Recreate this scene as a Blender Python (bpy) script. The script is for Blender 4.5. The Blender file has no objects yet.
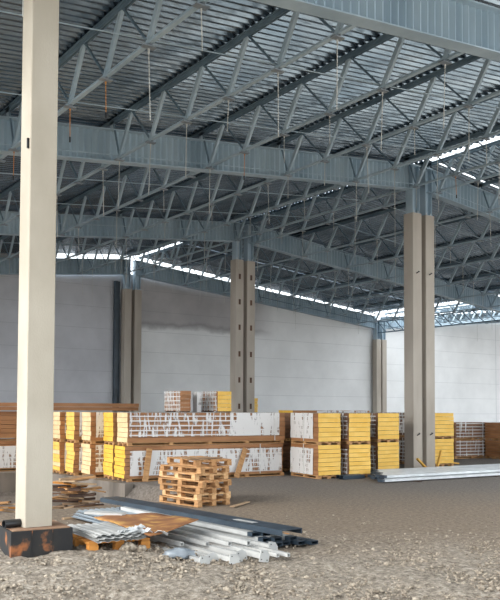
import bpy, math, random
from mathutils import Vector, Matrix, noise
random.seed(7)
S = bpy.context.scene
COL = S.collection
R = math.radians
def sstep(a, b, t):
    t = max(0., min(1., (t-a)/(b-a))); return t*t*(3-2*t)

# ------------------------------------------------------------------ materials
def lin(c):
    return tuple((v/255/12.92 if v/255 <= .04045 else ((v/255+.055)/1.055)**2.4) for v in c)+(1.,)
def newmat(name):
    m = bpy.data.materials.new(name); m.use_nodes = True
    nt = m.node_tree; b = nt.nodes['Principled BSDF']
    return m, nt, b
def N(nt, t, **k):
    n = nt.nodes.new(t)
    for a, v in k.items():
        if a in n.inputs: n.inputs[a].default_value = v
        else: setattr(n, a, v)
    return n
def ramp(nt, src, stops):
    r = nt.nodes.new('ShaderNodeValToRGB'); e = r.color_ramp.elements
    while len(e) < len(stops): e.new(.5)
    for i, (p, c) in enumerate(stops): e[i].position = p; e[i].color = c
    nt.links.new(src, r.inputs[0]); return r
def coord(nt, which='Object', scale=(1,1,1), rnd=False):
    tc = nt.nodes.new('ShaderNodeTexCoord'); mp = nt.nodes.new('ShaderNodeMapping')
    mp.inputs['Scale'].default_value = scale
    nt.links.new(tc.outputs[which], mp.inputs[0])
    if rnd:
        oi = nt.nodes.new('ShaderNodeObjectInfo'); mu = N(nt, 'ShaderNodeMath', operation='MULTIPLY'); mu.inputs[1].default_value = 37.
        nt.links.new(oi.outputs['Random'], mu.inputs[0]); nt.links.new(mu.outputs[0], mp.inputs['Location'])
    return mp.outputs[0]
def noisy(name, c1, c2, scale=5., stretch=(1,1,1), rough=.7, metal=0., which='Object', rnd=True, detail=6., lo=.35, hi=.65, bump=0., bscale=40., c3=None):
    m, nt, b = newmat(name)
    co = coord(nt, which, stretch, rnd)
    n = N(nt, 'ShaderNodeTexNoise', Scale=scale, Detail=detail); nt.links.new(co, n.inputs['Vector'])
    st = [(lo, lin(c1)), (hi, lin(c2))]
    if c3: st.append((min(1, hi+.08), lin(c3)))
    r = ramp(nt, n.outputs['Fac'], st)
    nt.links.new(r.outputs[0], b.inputs['Base Color'])
    b.inputs['Roughness'].default_value = rough; b.inputs['Metallic'].default_value = metal
    if bump:
        n2 = N(nt, 'ShaderNodeTexNoise', Scale=bscale, Detail=4.); nt.links.new(co, n2.inputs['Vector'])
        bp = N(nt, 'ShaderNodeBump', Strength=bump, Distance=.02); nt.links.new(n2.outputs['Fac'], bp.inputs['Height']); nt.links.new(bp.outputs[0], b.inputs['Normal'])
    return m
M = {}
M['steel'] = noisy('painted_steel', (154,175,189), (180,198,209), 1.2, rough=.5, metal=.0)
M['steel_web'] = noisy('painted_web', (146,169,185), (176,196,208), 1.0, (1.5,1,.25), rough=.45)
M['steel_dark'] = noisy('painted_steel_shaded', (92,114,130), (114,136,150), 1.5, rough=.5)  # same steel paint, darkened to put chord and brace shade into the colour
M['galv'] = noisy('galvanised_steel', (196,200,202), (222,225,226), 3., (1,.2,1), rough=.4, metal=.15)
M['galv_dull'] = noisy('dull_galvanised', (128,138,146), (158,166,172), 2., (1,.15,1), rough=.45, metal=.3)
M['white_paint'] = noisy('white_coated_steel', (168,169,168), (198,198,195), 2., rough=.45)
M['navy'] = noisy('dark_blue_coating', (38,50,62), (54,68,80), 2., rough=.45)
M['black'] = noisy('black_plastic', (22,24,27), (36,38,41), 4., rough=.4)
M['pit'] = noisy('dark_void', (18,18,18), (26,24,22), 4., rough=.9)
M['conc'] = noisy('concrete', (174,165,149), (192,184,169), 1.6, (1,1,.5), rough=.85, bump=.15, bscale=60.)
M['conc_old'] = noisy('weathered_concrete', (168,158,146), (190,181,169), 1.2, (1,1,.3), rough=.9, bump=.1)
M['kerb'] = noisy('stained_concrete', (92,85,78), (130,121,112), 1.6, (1,1.5,.35), rough=.95, bump=.2, bscale=20.)
M['rust_plate'] = noisy('rusty_insert', (96,66,46), (74,52,40), 6., rough=.8)
M['wood'] = noisy('pale_wood', (156,112,70), (194,150,102), 3., (1,6,6), rough=.8)
M['wood_orange'] = noisy('orange_wood', (180,116,48), (206,142,66), 3., (1,6,6), rough=.75)
M['wood_light'] = noisy('fresh_wood', (196,150,100), (222,186,140), 3., (1,6,6), rough=.8)
M['wood_old'] = noisy('weathered_wood', (120,96,74), (186,158,126), 2., (1,5,5), rough=.9)
M['wood_dark'] = noisy('dark_wood', (58,42,34), (96,72,56), 2., (1,5,5), rough=.9)
M['foam'] = noisy('yellow_insulation', (234,186,88), (243,200,108), 3., rough=.85)
M['foam_deep'] = noisy('deep_yellow_insulation', (228,178,62), (238,192,82), 3., rough=.85)
M['foam_pale'] = noisy('pale_insulation', (226,194,146), (236,208,164), 3., rough=.85)
M['brown'] = noisy('brown_facing', (142,96,58), (170,120,78), 2., (.6,1,4), rough=.6)
M['brown_dark'] = noisy('dark_and_shaded_brown', (104,74,54), (134,96,70), 2., (.6,1,4), rough=.7)  # dark boards, and brown facing darkened for the shaded gap stack
M['rope_orange'] = noisy('orange_cord', (186,120,58), (206,144,80), 8., rough=.8)
M['rope_pale'] = noisy('pale_cord', (178,180,176), (212,210,204), 8., rough=.8)
M['strap'] = noisy('grey_strap', (196,196,192), (226,226,222), 8., rough=.5)
M['stone'] = noisy('grey_stone', (106,95,82), (182,170,153), 22., rough=.95, which='Object', rnd=False)
M['plastic'] = noisy('milky_plastic_bag', (108,116,124), (148,156,163), 5., rough=.35)
M['rust_sheet'] = noisy('rusty_sheet', (138,92,58), (164,112,66), 4., rough=.85, lo=.4, hi=.55, c3=(196,150,84))
M['form'] = noisy('rusty_formwork', (28,28,30), (38,36,34), 3.6, rough=.7, lo=.45, hi=.57, c3=(150,92,52))
M['dirt'] = noisy('brown_dirt', (128,96,74), (158,126,100), 6., rough=.95, bump=.3)
M['yellow_wood'] = noisy('yellow_wood', (216,160,64), (232,182,90), 4., rough=.8)

# corrugated deck: bare galvanised metal with dull and shiny patches
def deck_mat():
    m, nt, b = newmat('corrugated_deck')
    co = coord(nt, 'Object', (1,1,1))
    n = N(nt, 'ShaderNodeTexNoise', Scale=.9, Detail=5.); nt.links.new(co, n.inputs['Vector'])
    r = ramp(nt, n.outputs['Fac'], [(.3, lin((116,132,146))), (.7, lin((146,158,168)))])
    nt.links.new(r.outputs[0], b.inputs['Base Color'])
    b.inputs['Metallic'].default_value = 1.; b.inputs['Roughness'].default_value = .24
    n2 = N(nt, 'ShaderNodeTexNoise', Scale=4., Detail=3.); co2 = coord(nt, 'Object', (.8,3,1)); nt.links.new(co2, n2.inputs['Vector'])
    bp = N(nt, 'ShaderNodeBump', Strength=.25, Distance=.04); nt.links.new(n2.outputs['Fac'], bp.inputs['Height']); nt.links.new(bp.outputs[0], b.inputs['Normal'])
    return m
M['deck'] = deck_mat()

# stretch film: milky streaks and bands with clear gaps between
def film_mat(name, cover, sx=5., sz=.8, band=1.):
    m, nt, b = newmat(name)
    b.inputs['Base Color'].default_value = lin((226,224,222)); b.inputs['Roughness'].default_value = .3
    out = nt.nodes['Material Output']
    co = coord(nt, 'Object', (sx,sx,sz), True)
    n = N(nt, 'ShaderNodeTexNoise', Scale=2.2, Detail=5., Roughness=.65, Distortion=.6); nt.links.new(co, n.inputs['Vector'])
    r = ramp(nt, n.outputs['Fac'], [(.62-.34*cover, (0,0,0,1)), (.70-.34*cover, (1,1,1,1))])
    # horizontal bands where the film is pulled into ropes over the panel joints
    co2 = coord(nt, 'Object', (.5,.5,8.2))
    w = N(nt, 'ShaderNodeTexWave', Scale=.3183*3.1416*.318, Distortion=.7, bands_direction='Z'); w.inputs['Detail'].default_value = 1.
    nt.links.new(co2, w.inputs['Vector'])
    r2 = ramp(nt, w.outputs['Fac'], [(.80, (0,0,0,1)), (.9, (band,band,band,1))])
    mx = N(nt, 'ShaderNodeMath', operation='MAXIMUM'); nt.links.new(r.outputs[0], mx.inputs[0]); nt.links.new(r2.outputs[0], mx.inputs[1])
    mu = N(nt, 'ShaderNodeMath', operation='MULTIPLY'); mu.inputs[1].default_value = .9; nt.links.new(mx.outputs[0], mu.inputs[0])
    tr = nt.nodes.new('ShaderNodeBsdfTransparent'); mix = nt.nodes.new('ShaderNodeMixShader')
    nt.links.new(mu.outputs[0], mix.inputs[0]); nt.links.new(tr.outputs[0], mix.inputs[1]); nt.links.new(b.outputs[0], mix.inputs[2])
    nt.links.new(mix.outputs[0], out.inputs[0])
    return m
M['film'] = film_mat('torn_stretch_film', .38)
M['film_dense'] = film_mat('dense_stretch_film', .62)
M['film_full'] = film_mat('tight_stretch_film', .74, 4.)
M['film_thin'] = film_mat('thin_stretch_film', .16, 7., .4, .8)

# panel wall: pale sandwich panels, older grey cladding above a ragged stain line, joints
def wall_mat():
    m, nt, b = newmat('panel_wall')
    tc = nt.nodes.new('ShaderNodeTexCoord'); sep = nt.nodes.new('ShaderNodeSeparateXYZ'); nt.links.new(tc.outputs['Object'], sep.inputs[0])
    n = N(nt, 'ShaderNodeTexNoise', Scale=.55, Detail=7., Roughness=.6); nt.links.new(tc.outputs['Object'], n.inputs['Vector'])
    def math(op, a, bb):
        q = N(nt, 'ShaderNodeMath', operation=op)
        for i, s in enumerate((a, bb)):
            if s is None: continue
            if isinstance(s, (int, float)): q.inputs[i].default_value = s
            else: nt.links.new(s, q.inputs[i])
        return q.outputs[0]
    zz = math('ADD', sep.outputs['Z'], math('MULTIPLY', math('SUBTRACT', n.outputs['Fac'], .5), .9))
    # old render zone: above 6.3 m; left of the ridge column greyed to paint in shade
    up = N(nt, 'ShaderNodeMapRange'); up.inputs[1].default_value = 6.22; up.inputs[2].default_value = 6.34; nt.links.new(zz, up.inputs[0])
    xr = N(nt, 'ShaderNodeMapRange'); xr.inputs[1].default_value = 26.5; xr.inputs[2].default_value = 28.5; xr.inputs[3].default_value = 1.; xr.inputs[4].default_value = 0.; nt.links.new(sep.outputs['X'], xr.inputs[0])
    fac = math('MULTIPLY', up.outputs[0], xr.outputs[0])
    lf = N(nt, 'ShaderNodeMapRange'); lf.inputs[1].default_value = 19.2; lf.inputs[2].default_value = 19.0; nt.links.new(sep.outputs['X'], lf.inputs[0])
    cr = ramp(nt, n.outputs['Fac'], [(.35, lin((222,222,221))), (.65, lin((234,234,233)))])
    co = ramp(nt, n.outputs['Fac'], [(.35, lin((166,162,162))), (.65, lin((184,180,179)))])
    mx = nt.nodes.new('ShaderNodeMixRGB'); nt.links.new(fac, mx.inputs[0]); nt.links.new(cr.outputs[0], mx.inputs[1]); nt.links.new(co.outputs[0], mx.inputs[2])
    ml = nt.nodes.new('ShaderNodeMixRGB'); nt.links.new(lf.outputs[0], ml.inputs[0]); nt.links.new(mx.outputs[0], ml.inputs[1])
    cl = ramp(nt, n.outputs['Fac'], [(.35, lin((186,186,190))), (.65, lin((204,204,208)))]); nt.links.new(cl.outputs[0], ml.inputs[2])  # greyer tone paints the shade on the left part of the wall
    # darker ragged rim of the stain
    rim = N(nt, 'ShaderNodeMapRange'); rim.inputs[1].default_value = 6.0; rim.inputs[2].default_value = 6.2; nt.links.new(zz, rim.inputs[0])
    rim2 = N(nt, 'ShaderNodeMapRange'); rim2.inputs[1].default_value = 6.5; rim2.inputs[2].default_value = 6.3; nt.links.new(zz, rim2.inputs[0])
    rf = math('MULTIPLY', math('MULTIPLY', rim.outputs[0], rim2.outputs[0]), math('MULTIPLY', xr.outputs[0], math('SUBTRACT', 1., lf.outputs[0])))
    mr = nt.nodes.new('ShaderNodeMixRGB'); nt.links.new(math('MULTIPLY', rf, .6), mr.inputs[0]); nt.links.new(ml.outputs[0], mr.inputs[1]); mr.inputs[2].default_value = lin((126,122,122))
    # panel joints
    jz = math('FRACT', math('DIVIDE', math('SUBTRACT', sep.outputs['Z'], .45), 1.09), None)
    j1 = math('LESS_THAN', jz, .022)
    jx = math('FRACT', math('DIVIDE', math('SUBTRACT', sep.outputs['X'], 2.2), 11.7), None)
    j2 = math('LESS_THAN', jx, .006)
    jj = math('MAXIMUM', j1, j2)
    mj = nt.nodes.new('ShaderNodeMixRGB'); nt.links.new(math('MULTIPLY', jj, .28), mj.inputs[0]); nt.links.new(mr.outputs[0], mj.inputs[1]); mj.inputs[2].default_value = lin((110,112,114))
    nt.links.new(mj.outputs[0], b.inputs['Base Color']); b.inputs['Roughness'].default_value = .6
    return m
M['wall'] = wall_mat()

def ground_mat():
    m, nt, b = newmat('trodden_ground')
    tc = nt.nodes.new('ShaderNodeTexCoord'); P = tc.outputs['Object']
    sep = nt.nodes.new('ShaderNodeSeparateXYZ'); nt.links.new(P, sep.inputs[0])
    n1 = N(nt, 'ShaderNodeTexNoise', Scale=.5, Detail=8., Roughness=.6); nt.links.new(P, n1.inputs['Vector'])
    n2 = N(nt, 'ShaderNodeTexNoise', Scale=14., Detail=8., Roughness=.8); nt.links.new(P, n2.inputs['Vector'])
    v = N(nt, 'ShaderNodeTexVoronoi', Scale=38.); nt.links.new(P, v.inputs['Vector'])
    # distance in front of the gravel edge (x+y line), broken by noise
    def math(op, a, bb):
        q = N(nt, 'ShaderNodeMath', operation=op)
        for i, s in enumerate((a, bb)):
            if isinstance(s, (int, float)): q.inputs[i].default_value = s
            else: nt.links.new(s, q.inputs[i])
        return q.outputs[0]
    depth = math('ADD', math('MULTIPLY', sep.outputs['X'], .58), math('MULTIPLY', sep.outputs['Y'], .815))
    depth = math('ADD', depth, math('MULTIPLY', math('SUBTRACT', n1.outputs['Fac'], .5), 3.2))
    mr = N(nt, 'ShaderNodeMapRange'); mr.inputs[1].default_value = 9.6; mr.inputs[2].default_value = 12.4; nt.links.new(depth, mr.inputs[0])
    ma = N(nt, 'ShaderNodeMapRange'); ma.inputs[1].default_value = 15.; ma.inputs[2].default_value = 19.5; nt.links.new(depth, ma.inputs[0])
    grav = ramp(nt, n2.outputs['Fac'], [(.38, lin((96,87,76))), (.5, lin((146,135,121))), (.62, lin((190,180,166)))])
    soil = ramp(nt, n2.outputs['Fac'], [(.38, lin((100,86,72))), (.62, lin((150,134,115)))])
    asp = ramp(nt, n2.outputs['Fac'], [(.38, lin((90,83,77))), (.62, lin((130,122,114)))])
    m1 = nt.nodes.new('ShaderNodeMixRGB'); nt.links.new(mr.outputs[0], m1.inputs[0]); nt.links.new(grav.outputs[0], m1.inputs[1]); nt.links.new(soil.outputs[0], m1.inputs[2])
    m2 = nt.nodes.new('ShaderNodeMixRGB'); nt.links.new(ma.outputs[0], m2.inputs[0]); nt.links.new(m1.outputs[0], m2.inputs[1]); nt.links.new(asp.outputs[0], m2.inputs[2])
    nt.links.new(m2.outputs[0], b.inputs['Base Color']); b.inputs['Roughness'].default_value = .95
    bp = N(nt, 'ShaderNodeBump', Strength=.7, Distance=.03); nt.links.new(n2.outputs['Fac'], bp.inputs['Height']); nt.links.new(bp.outputs[0], b.inputs['Normal'])
    return m
M['ground'] = ground_mat()

# ------------------------------------------------------------------ mesh builder
class MB:
    def __init__(s): s.v = []; s.f = []; s.m = []
    def add(s, vs, fs, mi=0):
        o = len(s.v); s.v += [tuple(p) for p in vs]
        for i, f in enumerate(fs): s.f.append([o+k for k in f]); s.m.append(mi[i] if isinstance(mi, (list, tuple)) else mi)
    def hexa(s, p, mi=0):      # 8 corners: bottom 0-3 ccw, top 4-7
        s.add(p, [(3,2,1,0),(4,5,6,7),(0,1,5,4),(1,2,6,5),(2,3,7,6),(3,0,4,7)], mi)
    def box(s, x0, y0, z0, x1, y1, z1, mi=0):
        s.hexa([(x0,y0,z0),(x1,y0,z0),(x1,y1,z0),(x0,y1,z0),(x0,y0,z1),(x1,y0,z1),(x1,y1,z1),(x0,y1,z1)], mi)
    def bbox(s, x0, y0, z0, x1, y1, z1, c, mi=0):   # box with chamfered vertical edges
        pts = [(x0+c,y0),(x1-c,y0),(x1,y0+c),(x1,y1-c),(x1-c,y1),(x0+c,y1),(x0,y1-c),(x0,y0+c)]
        s.prism(pts, z0, z1, mi)
    def prism(s, pts, z0, z1, mi=0):
        n = len(pts); vs = [(x,y,z0) for x,y in pts]+[(x,y,z1) for x,y in pts]
        fs = [tuple(range(n))[::-1], tuple(range(n,2*n))]+[(i,(i+1)%n,n+(i+1)%n,n+i) for i in range(n)]
        s.add(vs, fs, mi)
    def bar(s, p, q, w, h, mi=0, up=(0,0,1)):
        p = Vector(p); q = Vector(q); d = (q-p).normalized(); u = Vector(up)
        a = d.cross(u)
        if a.length < 1e-4: a = d.cross(Vector((1,0,0)))
        a.normalize(); b = a.cross(d)
        a *= w/2; b *= h/2
        s.hexa([p-a-b, p+a-b, q+a-b, q-a-b, p-a+b, p+a+b, q+a+b, q-a+b], mi)
    def tube(s, p, q, r, n=8, mi=0):
        p = Vector(p); q = Vector(q); d = (q-p).normalized(); a = d.cross(Vector((0,0,1)))
        if a.length < 1e-4: a = d.cross(Vector((1,0,0)))
        a.normalize(); b = a.cross(d)
        vs = [t+a*r*math.cos(2*math.pi*i/n)+b*r*math.sin(2*math.pi*i/n) for t in (p,q) for i in range(n)]
        s.add(vs, [(i,(i+1)%n,n+(i+1)%n,n+i) for i in range(n)]+[tuple(range(n))[::-1], tuple(range(n,2*n))], mi)
    def pipe(s, p, q, r, t, n=18, mi=0):   # hollow round pipe
        p = Vector(p); q = Vector(q); d = (q-p).normalized(); a = d.cross(Vector((0,0,1))).normalized(); b = a.cross(d)
        vs = []
        for e, rr in ((p,r),(q,r),(q,r-t),(p,r-t)):
            vs += [e+a*rr*math.cos(2*math.pi*i/n)+b*rr*math.sin(2*math.pi*i/n) for i in range(n)]
        fs = []
        for k in range(4):
            for i in range(n):
                fs.append((k*n+i, k*n+(i+1)%n, ((k+1)%4)*n+(i+1)%n, ((k+1)%4)*n+i))
        s.add(vs, fs, mi)
    def profile(s, pts, y0, y1, mi=0):     # closed xz outline swept along y
        n = len(pts); vs = [(x,y0,z) for x,z in pts]+[(x,y1,z) for x,z in pts]
        s.add(vs, [tuple(range(n)), tuple(range(n,2*n))[::-1]]+[(i,n+i,n+(i+1)%n,(i+1)%n) for i in range(n)], mi)
    def mesh(s, name, mats, smooth=False):
        me = bpy.data.meshes.new(name); me.from_pydata(s.v, [], s.f)
        for m in (mats if isinstance(mats, (list, tuple)) else [mats]): me.materials.append(M[m])
        me.polygons.foreach_set('material_index', s.m)
        if smooth: me.polygons.foreach_set('use_smooth', [True]*len(s.f))
        me.update(); return me
def ob(name, me, parent=None, loc=(0,0,0), rot=(0,0,0)):
    o = bpy.data.objects.new(name, me); COL.objects.link(o)
    o.location = loc; o.rotation_euler = rot
    if parent: o.parent = parent
    return o
def tag(o, label=None, cat=None, group=None, kind=None):
    if label: o['label'] = label
    if cat: o['category'] = cat
    if group: o['group'] = group
    if kind: o['kind'] = kind
    return o
def thing(name, label, cat, loc=(0,0,0), rz=0., group=None, rot=None):
    return tag(ob(name, None, None, loc, rot or (0,0,rz)), label, cat, group)
def struct(name, me, loc=(0,0,0)):
    return tag(ob(name, me, None, loc), kind='structure')
ORD = ['first','second','third','fourth','fifth','sixth','seventh','eighth','ninth','tenth','eleventh','twelfth']

# ------------------------------------------------------------------ layout numbers
XR = 18.94            # ridge line
XV = 36.7             # valley line
Y_FRONT = -13.85        # unseen roof added behind the camera to cut light on foreground and deck
ROWS = [8.8, 17.43, 27.2, 37.35]      # girder rows
BAYN = ['near bay', 'middle bay', 'far bay']
def zb(x):            # underside level of the girders / joists
    if x <= XV: return 8.82-.1*abs(x-XR)
    return 8.82-.1*(XV-XR)+.1*(x-XV)

# ------------------------------------------------------------------ ground
def zg(x, y):
    dip = .62*sstep(9.25-.09*(y-17.7), 8.75-.09*(y-17.7), x)*sstep(13.8, 17.2, y)
    if y > 22.5 or (y > 17.7 and x > 8.92-.092*(y-17.7)): dip = 0
    r = math.hypot(x-3.3, y-9.1)
    return .15*sstep(3.0, .9, r)-dip
def gridlines(a, b, fa, fb, fine, coarse):
    out = []; t = a
    while t < b:
        out.append(t)
        t += fine if fa <= t < fb else coarse
    out.append(b); return out
xs = sorted(set([-80,-40,-20,-10]+gridlines(-5, 60, 1, 12, .085, .5)+[75,95,120]))
ys = sorted(set([-80,-40,-20,-10]+gridlines(-5, 40, 4, 14, .085, .35)+[50,70,100]))
vs = []
for y in ys:
    for x in xs:
        z = zg(x, y)
        d = .56*x+.83*y
        amp = 1.0*sstep(13.5, 9.5, d)+.25*sstep(19, 13, d)
        if amp > 0 and x > -5 and y > -5:
            z += amp*(.034*noise.noise(Vector((x*1.3, y*1.3, 0)))+.030*noise.noise(Vector((x*4, y*4, 3)))+.024*noise.noise(Vector((x*9, y*9, 7))))
        vs.append((x, y, z))
nx = len(xs)
fs = [(j*nx+i, j*nx+i+1, (j+1)*nx+i+1, (j+1)*nx+i) for j in range(len(ys)-1) for i in range(nx-1)]
g = MB(); g.v = vs; g.f = fs; g.m = [0]*len(fs)
struct('floor', g.mesh('floor', 'ground', True))

ap = MB(); ap.box(17.0, -42, -.06, 75, 3.6, .03)  # unseen pale slab added to brighten reflections in the roof deck
M['bounce_slab'] = noisy('pale_reflector', (206,198,186), (222,214,202), .8, rough=.9)
struct('floor', ap.mesh('reflector_slab', 'bounce_slab'))  # added reflector, out of view beside the real ground
# loose stones, far too many to count: one object
st = MB()
ico = [(0,0,1),(.89,0,.45),(.28,.85,.45),(-.72,.53,.45),(-.72,-.53,.45),(.28,-.85,.45),(.72,.53,-.45),(-.28,.85,-.45),(-.89,0,-.45),(-.28,-.85,-.45),(.72,-.53,-.45),(0,0,-1)]
icf = [(0,1,2),(0,2,3),(0,3,4),(0,4,5),(0,5,1),(1,6,2),(2,7,3),(3,8,4),(4,9,5),(5,10,1),(1,10,6),(2,6,7),(3,7,8),(4,8,9),(5,9,10),(11,7,6),(11,8,7),(11,9,8),(11,10,9),(11,6,10)]
cnt = 0
while cnt < 11000:
    x = random.uniform(1.2, 12.5); y = random.uniform(3.6, 13.5)
    d = .58*x+.815*y; lat = .815*x-.58*y
    if d > 14 or abs(lat) > .36*d+.3: continue
    cl = noise.noise(Vector((x*.7, y*.7, 11)))
    p = sstep(12.5, 8.5, d)*(.65+.8*cl)+.015
    if random.random() > p: continue
    if 2.95 < x < 3.95 and 8.8 < y < 10.2: continue
    s_ = random.choice([.007,.009,.011,.014,.017,.022]) if random.random() < .95 else random.uniform(.024, .038)
    ang = random.random()*6.28; ca, sa = math.cos(ang), math.sin(ang)
    sx, sy, sz = random.uniform(.7,1.3), random.uniform(.7,1.2), random.uniform(.45,.85)
    z = zg(x, y)+s_*.3
    vv = []
    for a, b, c in ico:
        k = random.uniform(.8, 1.2)*s_
        X, Y = a*k*sx, b*k*sy
        vv.append((x+X*ca-Y*sa, y+X*sa+Y*ca, z+c*k*sz))
    st.add(vv, icf); cnt += 1
tag(ob('gravel', st.mesh('gravel', 'stone')), 'loose grey gravel stones strewn over the bare foreground soil', 'gravel', kind='stuff')

# concrete kerb under the left panel packs
kb = MB()
kb.hexa([(8.86,17.7,-.8),(9.08,17.7,-.8),(8.64,22.5,-.8),(8.42,22.5,-.8),(8.86,17.7,.01),(9.08,17.7,.01),(8.64,22.5,.01),(8.42,22.5,.01)]); kb.box(-2, 22.5, -.8, 8.64, 22.72, .01)
struct('trim_1', kb.mesh('trim', 'kerb'))

# ------------------------------------------------------------------ back wall
wpts = [(-3, 0), (56, 0)]
top = [(56, zb(54.4)-.0), (54.46, zb(54.46)), (XV, zb(XV)), (XV-.1, zb(XV)+.78), (31.5, zb(31.5)+.88), (28, zb(28)+.80), (XR, zb(XR)), (14.65, zb(14.65)), (14.6, zb(14.6)+.99), (0.6, zb(0.6)+.99), (.5, 6.9), (-3, zb(-3))]
poly = wpts+[(x, z+.05) for x, z in top]
n = len(poly)
wb = MB(); wb.add([(x,37.62,z) for x,z in poly]+[(x,37.9,z) for x,z in poly],
    [tuple(range(n)), tuple(range(n,2*n))[::-1]]+[(i,n+i,n+(i+1)%n,(i+1)%n) for i in range(n)])
struct('wall_back', wb.mesh('wall_back', 'wall'))
pp = MB(); pp.box(-.16, -.1, 0, .02, .06, 8.4); pp.box(.06, -.02, 0, .17, .06, 8.4)
t = thing('steel_post', 'dark steel post standing against the back wall left of the ridge column pair', 'post', (18.2, 37.5, 0))
ob('post', pp.mesh('post', 'navy'), t)

# ------------------------------------------------------------------ roof deck (corrugated)
def deck(name, x0, x1, y0, y1, off):
    b = MB(); pitch = .20; h = .06; prof = []
    y = y0
    while y < y1:
        for dy, dz in ((0,0),(.31,0),(.50,1),(.81,1)):
            prof.append((y+dy*pitch, dz*h))
        y += pitch
    xs_ = [x0+(x1-x0)*i/4 for i in range(5)]
    k = len(prof)
    for i in range(5):
        for yy, zz in prof: b.v.append((xs_[i], yy, zb(xs_[i])+off+zz))
    for i in range(4):
        for j in range(k-1): b.f.append([i*k+j, (i+1)*k+j, (i+1)*k+j+1, i*k+j+1]); b.m.append(0)
    return struct(name, b.mesh(name, 'deck'))
deck('ceiling', 0.6, 7.0, Y_FRONT, 37.8, 1.03)  # stretch before the near girder is unseen, added to block light
deck('ceiling', 7.0, 13.2, Y_FRONT, 37.8, 1.03)
deck('ceiling', 13.2, XR+.30, 8.55, 37.5, 1.03)
deck('ceiling', XR+.65, XV-.35, 8.55, 17.3, 1.03)
deck('ceiling', XR+.30, XV-.35, 17.3, 33.0, 1.03)
deck('ceiling', XR+.65, XV-.35, 33.0, 37.5, 1.03)
deck('ceiling', XV+6.0, 56.5, 14.0, 37.5, 1.03)

# ------------------------------------------------------------------ corrugated-web girders
def girder(row, x0, x1, label, depth=.76):
    t = thing('roof_girder', label, 'girder', (x0, ROWS[row], zb(x0)))
    L = x1-x0; dz = zb(x1)-zb(x0); sl = dz/L
    w = MB(); p = .17; k = int(L/p*4); pts = []
    for i in range(k+1):
        x = L*i/k; y = .028*math.sin(i*math.pi/2)
        pts.append((x, y))
    for side in (0, depth-.0):
        for x, y in pts: w.v.append((x, y, x*sl+side))
    for i in range(k): w.f.append([i, i+1, k+1+i+1, k+1+i]); w.m.append(0)
    ob('web', w.mesh('girder_web', 'steel_web'), t)
    for nm, z in (('bottom_flange', 0), ('top_flange', depth)):
        f = MB(); f.hexa([(0,-.14,z-.012),(L,-.14,z+dz-.012),(L,.14,z+dz-.012),(0,.14,z-.012),(0,-.14,z+.012),(L,-.14,z+dz+.012),(L,.14,z+dz+.012),(0,.14,z+.012)])
        ob(nm, f.mesh(nm, 'steel'), t)
    return t
gl = ['overhead corrugated web girder crossing the top right corner, nearest the camera', 'long corrugated web girder rising from left to the front ridge column pair',
      'corrugated web girder rising from left to the middle ridge column pair', 'corrugated web girder along the top of the back wall, left of the ridge']
gr = ['nearest girder on the right slope, out beyond the top right corner', 'corrugated web girder falling right from the front ridge column pair',
      'corrugated web girder falling right from the middle ridge column pair', 'corrugated web girder along the back wall falling right to the valley column']
for i in range(4):
    girder(i, 0.6, XR-.30, gl[i])
    girder(i, XR+.30, XV-.2, gr[i])
ROWS.append(-13.5); girder(4, 0.6, 13.2, 'unseen corrugated web girder of the roof added behind the camera'); ROWS.pop()
girder(3, XV+.2, 54.3, 'corrugated web girder along the back wall right of the valley column')

# ------------------------------------------------------------------ lattice joists
JD = 1.0     # depth between chords
def joist_meshes(bay):
    y0, y1 = ROWS[bay], ROWS[bay+1]; L = y1-y0
    npan = 6 if L < 9.2 else 7
    p = (L-.55-.37)/(npan-1)
    low = [.55+p*i for i in range(npan)]
    m = {}
    c = MB()                                     # top chord: pair of angles
    c.box(-.07, -.12, JD-.012, .07, L+.12, JD+.012); c.box(-.035, -.1, JD-.09, -.012, L+.1, JD); c.box(.012, -.1, JD-.09, .035, L+.1, JD)
    m['top'] = c.mesh('top_chord', 'steel_dark')
    c = MB(); c.box(-.04, .1, -.008, .04, L-.05, .008); c.box(-.02, .1, 0, -.008, L-.05, .055); c.box(.008, .1, 0, .02, L-.05, .055)
    m['bot'] = c.mesh('bottom_chord', ['steel'])
    m['diag'] = []; m['node'] = []
    for i, yl in enumerate(low):
        ya = max(.02, yl-.62); yb = min(L-.02, yl+p-.62)
        a = MB(); a.bar((0,yl,.02), (0,ya,JD-.04), .06, .10, up=(0,1,0)); m['diag'].append(a.mesh('web_strut', 'steel'))
        b = MB(); b.bar((0,yl,.02), (0,yb,JD-.04), .034, .034, up=(1,0,0)); m['diag'].append(b.mesh('web_brace', 'steel_dark'))
    b = MB(); b.box(-.11, -.06, -.05, .11, .06, -.03); b.box(-.012, -.09, -.03, .012, .09, .1)
    m['plate'] = b.mesh('node_plate', 'galv_dull'); m['low'] = low
    return m
JM = [joist_meshes(b) for b in range(3)]
def joist(x, bay, label):
    t = thing('roof_joist', label, 'joist', (x, ROWS[bay], zb(x)), 0, 'lattice joists of the '+BAYN[bay])
    m = JM[bay]
    ob('top_chord', m['top'], t); ob('bottom_chord', m['bot'], t)
    for i, d in enumerate(m['diag']): ob('web_strut' if i % 2 == 0 else 'web_brace', d, t)
    for yl in m['low']: ob('node_plate', m['plate'], t, (0, yl, 0))
    return t
LEFT = [18.43-2.53*i for i in range(8)]   # the last one sits at the left eave
RIGHT = [19.45+2.53*i for i in range(7)]
def cord_mesh(L, mat, r=.0065, weight=False):
    b = MB(); b.tube((0,0,-L), (0,0,-.03), r, 6); b.tube((0,0,-L*.06-.02), (0,0,-.02), r*1.9, 6)
    if weight: b.tube((0,0,-L-.10), (0,0,-L), r*2.2, 6, 1)
    return b.mesh('cord', [mat, 'black'])
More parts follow.
